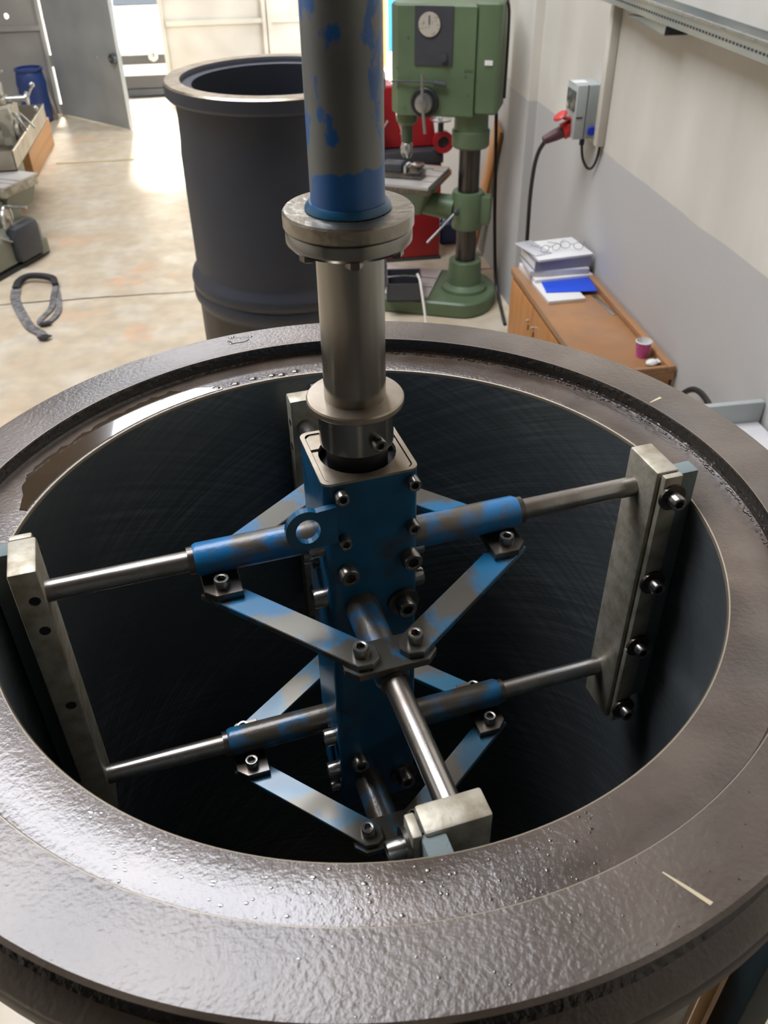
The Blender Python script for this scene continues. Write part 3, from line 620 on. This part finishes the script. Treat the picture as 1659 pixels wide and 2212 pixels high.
o = MB().lathe([(0, 1.0), (.02, .985), (.075, .985), (.08, .995), (.03, 1.015), (.016, 1.02), (.014, 1.06), (0, 1.06)], 24, T(.205, -.2, 0)).build('handwheel', 'zinc', rg_)
MB().ball((.20, -.2, 1.075), .024).build('knob', 'black', o); MB().cyl((.205, -.2, .90), (.205, -.2, .99), .02, n=12).build('stem', 'charcoal', o)
for i, (x, z, mm, r) in enumerate(((-.235, 1.16, 'zinc', .02), (-.22, 1.06, 'black', .016), (-.25, 1.00, 'charcoal', .02), (-.22, .93, 'zinc', .022), (-.24, .86, 'black', .02), (-.25, .80, 'zinc', .026))):
    MB().cyl((x, -.10, z), (x + .01, -.20, z), r, r * .8, n=12, bev=.003).build('control_knob', mm, rg_)
MB().box(-.27, -.19, -.12, .1, .8, 1.2, bev=.012).build('side_casting', 'red', rg_)
MB().cyl((-.27, -.13, .84), (-.17, -.21, 1.0), .01, n=8).build('lever', 'zinc', rg_)
# plank, blue jug behind the drill
pk = thing('leaning_board', 'orange wooden board leaning on the wall behind the drill press', 'board', (1.585, 5.80, .02))
o = MB().box(-.010, .010, -.085, .085, .02, 1.05, RX(R(20)) @ RY(R(3)), bev=.002).build('plank', 'oak', pk)
jg = thing('blue_canister', 'dark blue canister on the floor beside the red grinder', 'canister', (1.46, 6.06, 0))
MB().prism(rrect(.075, .06, .02), 0, .16, bev=.01).build('body', 'drum', jg); MB().cyl((.03, 0, .16), (.03, 0, .185), .02, n=12).build('cap', 'black', jg); MB().tube(spline([(-.06, 0, .155), (-.05, 0, .19), (0, 0, .19), (.01, 0, .155)]), .008).build('handle', 'drum', jg)

# ------------------------------------------------------------------ wall things
pb = thing('socket_box', 'grey wall socket box with smoked breaker window and red plug', 'socket box', (1.66, 3.81, 1.34))
MB().box(-.126, 0, -.077, .072, 0, .245, bev=.007).build('case', 'grey_plastic', pb)
MB().box(-.131, -.124, -.062, .056, .125, .215, bev=.003).build('breaker_window', 'smoke', pb)
MB().box(-.075, -.072, -.079, -.07, .0, .245).build('seam', 'charcoal', pb, smooth=False)
MB().box(-.12, -.09, -.08, -.076, .098, .104).build('latch', 'charcoal', pb, smooth=False)
MB().box(-.128, -.06, -.03, .03, .243, .247).build('top_strip', 'white_plastic', pb, smooth=False)
MB().prism(rrect(.02, .02, .014), 0, .01, T(-.036, -.077, .038) @ RX(R(90)), bev=.002).build('socket_cap', 'blue_plastic', pb)
o = MB().lathe([(0, 0), (.036, 0), (.040, .01), (.040, .058), (.034, .06), (0, .06)], 24, T(-.10, .0, .045) @ RY(R(-112))).build('red_socket', 'red_plastic', pb)
MB().lathe([(0, 0), (.036, 0), (.037, .006), (.030, .012), (0, .014)], 24, T(-.178, -.02, .098) @ RY(R(-35))).build('socket_lid', 'red_plastic', o)
MB().box(-.165, -.115, -.035, .01, .082, .092, bev=.003).build('lid_hinge', 'red_plastic', o)
o = MB().lathe([(0, 0), (.030, 0), (.028, .04), (.022, .085), (.019, .10), (0, .10)], 20, T(-.155, .0, .022) @ RY(R(-112))).build('plug_handle', 'maroon', pb)
MB().cyl((-.068, -.055, .005), (-.068, -.055, -.03), .013, n=12).build('cable_gland', 'black', pb)
pc = tag(MB().tube(spline([(1.425, 3.81, 1.325), (1.405, 3.84, 1.27), (1.40, 3.88, 1.18), (1.405, 3.92, 1.02), (1.415, 3.94, .80), (1.43, 3.96, .45), (1.45, 3.97, .02)]), .011).build('plug_cable', 'cable_b'), 'black cable hanging from the red plug down behind the cabinet', 'cable')
lc = tag(MB().tube(spline([(1.592, 3.755, 1.315), (1.600, 3.74, 1.25), (1.625, 3.725, 1.205), (1.642, 3.70, 1.215), (1.646, 3.665, 1.27), (1.646, 3.65, 1.34)]), .007).build('looped_cable', 'cable_b'), 'short looped cable from the socket box to the conduit', 'cable')
cd_ = tag(MB().box(1.618, 1.66, 3.625, 3.675, 1.33, 1.95, bev=.004).build('conduit', 'pvc'), 'cream vertical conduit on the wall beside the socket box', 'conduit')
ct = thing('cable_tray', 'long galvanised cable tray along the upper right wall', 'cable tray', (1.66, 0, 1.95))
MB().box(-.10, 0, .2, 3.66, 0, .004).build('bottom', 'galv', ct, smooth=False); MB().box(-.104, -.10, .2, 3.66, -.002, .052).build('outer_side', 'galv', ct, smooth=False); MB().box(-.004, 0, .2, 3.66, 0, .055).build('wall_side', 'galv', ct, smooth=False)
MB().box(-.112, -.098, .2, 3.66, .05, .058).build('rolled_edge', 'zinc', ct, smooth=False)
MB().cyl((-.05, .2, .012), (-.05, 3.6, .012), .012, n=10).build('cable', 'white_plastic', ct); MB().cyl((-.075, .2, .010), (-.075, 3.6, .010), .008, n=8).build('cable', 'charcoal', ct)
for k in range(60):
    y = 3.6 - k * .025; MB().box(-.1055, -.1035, y, y + .013, .018, .026).build('slot', 'charcoal', ct, smooth=False)
bk = thing('tray_bracket', 'galvanised angle bracket hanging under the galvanised cable tray', 'bracket', (1.64, 3.02, 1.940))
YZ = Matrix(((0, 0, 1, 0), (1, 0, 0, 0), (0, 1, 0, 0), (0, 0, 0, 1)))
MB().prism([(.33, -.012), (-.06, -.03), (-.065, .006), (.10, .008)], -.075, -.070, YZ).build('arm', 'galv', bk, smooth=False); MB().prism([(.33, -.014), (-.06, -.032), (-.06, -.029), (.33, -.011)], -.075, .02, YZ).build('flange', 'galv', bk, smooth=False)
MB().box(-.074, .0, -.064, -.03, -.026, .004).build('end_stop', 'charcoal', bk, smooth=False)
hc = tag(MB().tube(spline([(1.59, 5.40, 2.6), (1.592, 5.40, 1.75), (1.59, 5.41, 1.48), (1.595, 5.30, .805), (1.595, 5.23, .43), (1.585, 5.08, .09), (1.56, 4.86, .012), (1.50, 4.5, .012)]), .012).build('hanging_cable', 'cable_b'), 'thick black cable hanging in front of the white pilaster', 'cable')
ac = tag(MB().tube(spline([(1.58, 2.36, .62), (1.60, 2.31, .715), (1.61, 2.26, .76), (1.615, 2.19, .772), (1.62, 2.12, .745), (1.625, 2.07, .66)]), .012).build('cable_loop', 'cable_b'), 'black cable loop against the wall near the white bench', 'cable')
wbn = thing('white_bench', 'white topped bench with grey back board beside the liner', 'bench', (1.42, 1.2, 0))
MB().box(-.22, .23, -.7, .66, .82, .85, bev=.004).build('top', 'white_bench', wbn); MB().box(-.22, .235, .655, .68, .80, .93, bev=.003).build('back_board', 'grey_plastic', wbn)
for x in (-.2, .2):
    for y in (-.66, .6): MB().box(x - .02, x + .02, y - .02, y + .02, 0, .82).build('leg', 'grey_plastic', wbn, smooth=False)

# ------------------------------------------------------------------ cabinet and what lies on it
cb = thing('sideboard', 'low orange veneer sideboard with raised back rail against the wall', 'cabinet', (1.28, 0, 0))
MB().box(.015, .365, 2.53, 3.74, 0, .67).build('body', 'oak', cb, smooth=False)
MB().box(0, .37, 2.50, 3.755, .67, .705, bev=.003).build('top', 'oak_top', cb)
MB().box(.335, .37, 2.50, 3.755, .705, .735, bev=.003).build('back_rail', 'oak_top', cb); MB().box(.0, .335, 2.50, 2.52, .705, .712, bev=.002).build('end_rail', 'oak_top', cb)
MB().box(.19, .335, 2.503, 2.523, .705, .732, bev=.002).build('corner_rail', 'oak_top', cb)
for i, y in enumerate((2.55, 2.945, 3.34)):
    o = MB().box(0, .014, y, y + .39, .05, .655, bev=.002).build('door', 'oak', cb)
    hy = y + .36 if i == 2 else y + .03
    hy = y + .04 if i % 2 == 0 else y + .35
    MB().cyl((-.002, hy, .57), (-.014, hy, .57), .008, n=10).build('lock', 'zinc', o); MB().box(-.004, 0, hy - .004, hy + .004, .52, .545).build('keyhole', 'black', o, smooth=False)
def slab(name, label, cat, mt, x, y, z, sx, sy, sz, a, group=None, bev=.001):
    return tag(MB().box(-sx / 2, sx / 2, -sy / 2, sy / 2, 0, sz, bev=bev).build(name, mt, None, (x, y, z), rz=R(a)), label, cat, group)
slab('paper_pile', 'loose white paper pile at the bottom of the binder stack', 'papers', 'paper', 1.475, 3.61, .705, .31, .24, .035, 4)
slab('plastic_sleeve', 'glossy clear plastic sleeve in the middle of the binder stack', 'folder', 'paper_grey', 1.470, 3.63, .741, .31, .23, .03, -3)
bd = thing('ring_binder', 'grey blue ring binder near the top of the stack', 'binder', (1.475, 3.64, .772), R(3))
MB().box(-.15, .15, -.115, .115, 0, .004).build('cover', 'binder', bd, smooth=False); MB().box(-.15, .15, -.115, .115, .046, .05).build('cover', 'binder', bd, smooth=False)
MB().box(-.15, .15, -.117, -.112, 0, .05).build('spine', 'binder', bd, smooth=False); MB().box(-.145, .145, -.10, .11, .005, .045).build('pages', 'paper', bd, smooth=False)
slab('plastic_sleeve', 'crumpled white sleeve lying on top of the binder stack', 'folder', 'paper', 1.478, 3.645, .8225, .30, .25, .012, 7)
slab('plastic_sleeve', 'white sleeve sticking out at the left of the binder stack', 'folder', 'paper_grey', 1.36, 3.66, .8225 + .0125, .10, .2, .005, 16)
def glasses(x, y, a, label):
    g = thing('eyeglasses', label, 'eyeglasses', (x, y, .8405), R(a))
    for s_ in (-1, 1):
        MB().tube([(s_ * .033 + .024 * math.cos(t / 16 * 6.2832), .003, .02 + .018 * math.sin(t / 16 * 6.2832)) for t in range(17)], .0013, 6).build('rim', 'charcoal', g)
        MB().tube([(s_ * .058, .003, .028), (s_ * .060, .05, .02), (s_ * .05, .12, .004)], .0013, 6).build('temple', 'charcoal', g)
    MB().tube([(-.01, .003, .024), (0, .003, .028), (.01, .003, .024)], .0013, 6).build('bridge', 'charcoal', g)
glasses(1.43, 3.585, 12, 'wire eyeglasses on the left of the crumpled white sleeve'); glasses(1.545, 3.60, -25, 'wire eyeglasses on the right of the crumpled white sleeve')
slab('booklet', 'white booklet under the blue folder on the sideboard', 'booklet', 'paper', 1.42, 3.385, .705, .19, .25, .018, 2)
slab('blue_folder', 'bright blue cardboard folder lying on the white booklet', 'folder', 'blue_folder', 1.485, 3.44, .724, .255, .20, .003, -6, bev=.0005)
slab('tool_pouch', 'small grey rounded pouch behind the blue folder', 'pouch', 'pouch', 1.555, 3.545, .728, .12, .045, .022, 4, bev=.009)
slab('steel_ruler', 'steel ruler lying along the back of the sideboard', 'ruler', 'zinc', 1.592, 3.205, .705, .022, .24, .003, 4, bev=.0005)
cp = thing('paper_cup', 'pink printed paper cup with white rim on the sideboard', 'cup', (1.566, 2.665, .705))
MB().lathe([(0, .002), (.023, .002), (.033, .073), (.0345, .073), (.0245, 0), (0, 0)], 28).build('wall', 'cup', cp)
MB().lathe([(.0325, .072), (.0355, .071), (.036, .074), (.0335, .0755)], 28, closed=True).build('rim', 'white_plastic', cp); MB().lathe([(0, .004), (.0228, .004), (.0322, .071)], 28).build('lining', 'white_plastic', cp)
wr_ = thing('sweet_wrapper', 'crumpled white wrapper next to the pink paper cup', 'wrapper', (1.575, 2.578, .705), R(20))
MB().ball((0, 0, .014), .03, (1, .75, .47), 10).build('packet', 'white_plastic', wr_); MB().prism([(.02, -.012), (.05, -.02), (.045, 0), (.052, .016), (.02, .012)], .008, .014).build('twist', 'white_plastic', wr_, smooth=False)

# ------------------------------------------------------------------ machines on the left
la = thing('lathe', 'old lathe with a galvanised chip tray at the far left', 'lathe', (-1.785, 6.66, 0))
for nm, a in (('tray_floor', (-.95, 0, 0, 1.54, .56, .565)), ('tray_side', (-.006, 0, 0, 1.54, .56, .70)), ('tray_side', (-.95, 0, 0, .006, .56, .70)), ('tray_side', (-.95, 0, 1.534, 1.54, .56, .70))): MB().box(*a).build(nm, 'tray', la, smooth=False)
MB().box(-.008, .004, 0, 1.54, .695, .706).build('tray_lip', 'zinc', la, smooth=False)
MB().box(-.75, -.35, .1, 1.45, .565, .80, bev=.02).build('bed', 'machine_grey', la); MB().box(-.72, -.62, .1, 1.45, .80, .84).build('bed_way', 'greysteel', la, smooth=False); MB().box(-.48, -.38, .1, 1.45, .80, .84).build('bed_way', 'greysteel', la, smooth=False)
for y in (.25, 1.05): MB().box(-.7, -.25, y, y + .3, 0, .56, bev=.02).build('pedestal', 'machine_grey', la)
cg = obj('carriage', None, la, (0, 0, 0))
MB().box(-.7, -.16, .45, .85, .84, .90, bev=.012).build('saddle', 'cream_machine', cg); MB().box(-.16, -.06, .48, .82, .62, .90, bev=.015).build('apron', 'cream_machine', cg)
MB().box(-.6, -.1, .58, .74, .90, .95, bev=.008).build('cross_slide', 'cream_machine', cg); MB().cyl((-.1, .66, .93), (.05, .66, .93), .025, n=14).build('slide_screw', 'zinc', cg)
MB().cyl((.05, .66, .93), (.065, .66, .93), .05, n=18).build('hand_dial', 'zinc', cg)
MB().tube([(.06, .66, .93), (.10, .65, .99), (.115, .65, 1.01)], .008).build('crank', 'zinc', cg); MB().ball((.12, .64, 1.03), .022).build('crank_knob', 'zinc', cg); MB().ball((.10, .68, .85), .02).build('crank_knob', 'zinc', cg)
MB().box(-.26, -.12, .59, .73, .95, 1.05, bev=.008).build('tool_post', 'greysteel', cg); MB().cyl((-.19, .66, 1.05), (-.19, .66, 1.09), .018, n=10).build('clamp_stud', 'zinc', cg); MB().tube([(-.19, .66, 1.08), (-.10, .60, 1.12), (-.06, .57, 1.15)], .008).build('clamp_lever', 'zinc', cg)
for a, b_ in (((-.05, .52, .86), (.03, .50, .74)), ((-.05, .60, .84), (.01, .60, .70)), ((-.05, .76, .80), (.04, .78, .68))): MB().cyl(a, b_, .009, n=8).build('feed_lever', 'zinc', cg)
MB().lathe([(.05, 0), (.075, 0), (.075, .02), (.05, .02)], 20, T(-.05, .56, .72) @ RY(R(90)), closed=True).build('apron_handwheel', 'cream_machine', cg)
tb = tag(MB().box(-2.34, -2.05, 8.38, 9.66, 0, .275, bev=.008).build('timber_block', 'timber'), 'large orange timber block on the floor under the lathe chip tray', 'timber')
dr = thing('plastic_drum', 'blue plastic drum standing by the grey gate', 'drum', (-2.36, 10.75, 0))
MB().lathe([(0, 0), (.14, 0), (.155, .015), (.16, .1), (.168, .15), (.162, .2), (.162, .36), (.168, .4), (.16, .45), (.15, .51), (.135, .54), (0, .545)], 32).build('body', 'drum', dr); MB().lathe([(.13, .535), (.155, .535), (.158, .56), (.13, .565)], 32, closed=True).build('lid_ring', 'drum', dr)
lp_ = tag(MB().box(-.012, .012, -.05, .05, 0, .5, T(-2.175, 10.80, 0) @ RY(R(-10)), bev=.003).build('scrap_strip', 'tray'), 'thin pale strip leaning beside the blue plastic drum', 'strip')
# shaper / milling machine with handwheel
sm = thing('milling_machine', 'grey green milling machine with a handwheel at the left edge', 'milling machine', (-2.174, 6.335, 0), R(-28))
MB().prism(rrect(.42, .36, .10, 8), .02, .265, bev=.03).build('pedestal', 'machine_grey', sm); MB().prism(rrect(.44, .38, .10, 8), 0, .03).build('foot', 'black', sm)
MB().box(.38, .485, -.05, .22, .05, .31, bev=.03).build('motor_cover', 'charcoal', sm); MB().box(.40, .47, .20, .29, .03, .14, bev=.012).build('bracket', 'machine_grey', sm)
MB().box(-.3, .28, -.2, .30, .25, .44, bev=.012).build('knee', 'machine_grey', sm)
t2 = MB().box(-.25, .345, .10, .49, .47, .54, bev=.006).build('table', 'cream_machine', sm)
for y0, y1 in ((.10, .19), (.205, .26), (.285, .49)): MB().box(-.25, .35, y0, y1, .54, .552).build('table_strip', 'table_top', t2, smooth=False)
MB().prism([(.05, .30), (.27, .33), (.33, .47), (.05, .47)], -.46, -.14, RX(R(90))).build('table_support', 'machine_grey', sm)
o = obj('handwheel', None, sm, (.40, .0, .365), R(18))
MB().lathe([(.078, -.008), (.092, -.008), (.095, 0), (.092, .008), (.078, .008)], 32, RY(R(90)), closed=True).build('rim', 'zinc', o); MB().lathe([(0, .02), (.02, .02), (.025, -.006), (.08, -.004), (.08, .004), (.03, .004), (0, .005)], 28, RY(R(90))).build('web', 'cream_machine', o)
MB().cyl((.0, .03, .075), (.03, .03, .075), .014, n=10).build('grip_boss', 'zinc', o); MB().cyl((.03, .03, .075), (.15, .03, .07), .010, n=10).build('grip', 'zinc', o); MB().cyl((-.02, -.14, -.09), (.02, -.06, -.15), .008, n=8).build('lever', 'zinc', o)
# lifting sling on the floor
sl = thing('lifting_sling', 'grey webbing lifting sling looped on the concrete floor', 'sling', (0, 0, 0))
def ribbon(pts, w_, th=.006):
    P = spline(pts, 6); b = MB(); bm = b.bm; rows = []
    for i, p in enumerate(P):
        t = (P[min(i + 1, len(P) - 1)] - P[max(i - 1, 0)]); t.z = 0; t.normalize(); nn = Vector((-t.y, t.x, 0)) * (w_ / 2)
        up_ = Vector((0, 0, th / 2)); rows.append([bm.verts.new(p + q) for q in (nn + up_, nn - up_, -nn - up_, -nn + up_)])
    for A, B in zip(rows, rows[1:]):
        for k in range(4): bm.faces.new((A[k], A[(k + 1) % 4], B[(k + 1) % 4], B[k]))
    bm.faces.new(rows[0][::-1]); bm.faces.new(rows[-1]); return b
ribbon([(-1.765, 5.66, .02), (-1.745, 5.50, .01), (-1.66, 5.25, .008), (-1.57, 5.03, .01), (-1.49, 4.92, .012), (-1.455, 4.83, .02)], .065).build('strap', 'strap', sl)
ribbon([(-1.765, 5.66, .025), (-1.76, 5.78, .03), (-1.70, 5.83, .045), (-1.60, 5.80, .05), (-1.52, 5.76, .04), (-1.49, 5.66, .03)], .045, .03).build('loop', 'black_strap', sl)
ribbon([(-1.49, 5.66, .025), (-1.485, 5.5, .018), (-1.475, 5.30, .012), (-1.52, 5.13, .01), (-1.50, 5.06, .012), (-1.45, 5.10, .014), (-1.42, 5.25, .012), (-1.455, 5.5, .012), (-1.49, 5.66, .012)], .04).build('strap', 'strap', sl)
ribbon([(-1.51, 5.04, .02), (-1.475, 5.035, .022), (-1.44, 5.06, .02)], .04).build('eye', 'black_strap', sl); ribbon([(-1.475, 4.84, .024), (-1.445, 4.82, .026), (-1.42, 4.85, .024)], .05).build('eye', 'black_strap', sl)
ln = tag(MB().box(-1.93, -1.16, 8.885, 8.915, 0, .012).build('floor_strip', 'chalk', smooth=False), 'pale thin strip lying across the floor before the open door', 'strip')

# ------------------------------------------------------------------ outside
car = thing('parked_car', 'white car parked outside the open wicket door', 'car', (-1.05, 11.85, 0))
prof_ = [(0, .12), (-.06, .16), (-.08, .30), (-.05, .50), (.08, .56), (1.9, .74), (2.4, 1.12), (3.4, 1.16), (4.1, .82), (4.3, .5), (4.3, .12)]
MB().prism([(y, z) for y, z in prof_], -.7, .7, Matrix(((0, 0, 1, 0), (1, 0, 0, 0), (0, 1, 0, 0), (0, 0, 0, 1))), bev=.04).build('body', 'car', car)
MB().box(-.42, .42, -.085, -.06, .37, .47).build('upper_grille', 'grille', car, smooth=False); MB().box(-.45, .45, -.09, -.06, .10, .24).build('lower_grille', 'grille', car, smooth=False)
MB().box(-.5, .5, -.1, .1, .02, .09).build('lip', 'charcoal', car, smooth=False); MB().ball((0, -.085, .45), .06, (1, .2, 1)).build('badge', 'zinc', car)
for s_ in (-1, 1):
    MB().box(s_ * .57 - .1, s_ * .57 + .1, -.06, .02, .42, .52, bev=.02).build('headlight', 'glass', car)
    for y in (.6, 3.4): MB().cyl((s_ * .62, y, .25), (s_ * .72, y, .25), .25, n=20).build('wheel', 'black', car)
MB().prism([(1.94, .76), (2.37, 1.09), (2.41, 1.09), (2.0, .76)], -.6, .6, T(0, -.02, .02) @ Matrix(((0, 0, 1, 0), (1, 0, 0, 0), (0, 1, 0, 0), (0, 0, 0, 1)))).build('windscreen', 'glass', car, smooth=False)
ow = struct(MB().box(-12, 12, 19, 19.3, 0, 6).build('wall_outside', 'outside_wall', smooth=False))
tp = tag(MB().box(2.10, 2.28, 12.95, 13.0, .19, 3.0).build('blue_tarp', 'tarp'), 'bright blue tarpaulin hanging outside the side doorway', 'tarpaulin')
po = tag(MB().box(1.985, 2.065, 12.95, 13.03, 0, 2.6).build('timber_post', 'oak'), 'pale timber post outside beside the blue tarpaulin', 'post')
# ------------------------------------------------------------------ right below the rim: timber and steel posts
for i, (x, y, a, lab) in enumerate(((.60, .10, 20, 'upright rough board beside the liner, nearest the rim'), (.74, .16, 30, 'upright rough board beside the liner, second from the rim'), (.90, .24, 30, 'upright rough board beside the liner, third from the rim'))):
    tag(MB().box(-.05, .05, -.012, .012, 0, 1.05, T(x, y, 0) @ RZ(R(a)), bev=.003).build('upright_board', 'pallet'), lab, 'board')
ps = thing('machine_post', 'dark teal steel post standing beside the liner', 'post', (.66, .02, 0))
MB().box(-.03, .03, -.03, .03, 0, 1.25, bev=.004).build('post', 'dark_teal', ps); MB().box(-.06, .06, -.06, .06, 0, .015).build('foot_plate', 'dark_teal', ps, smooth=False)
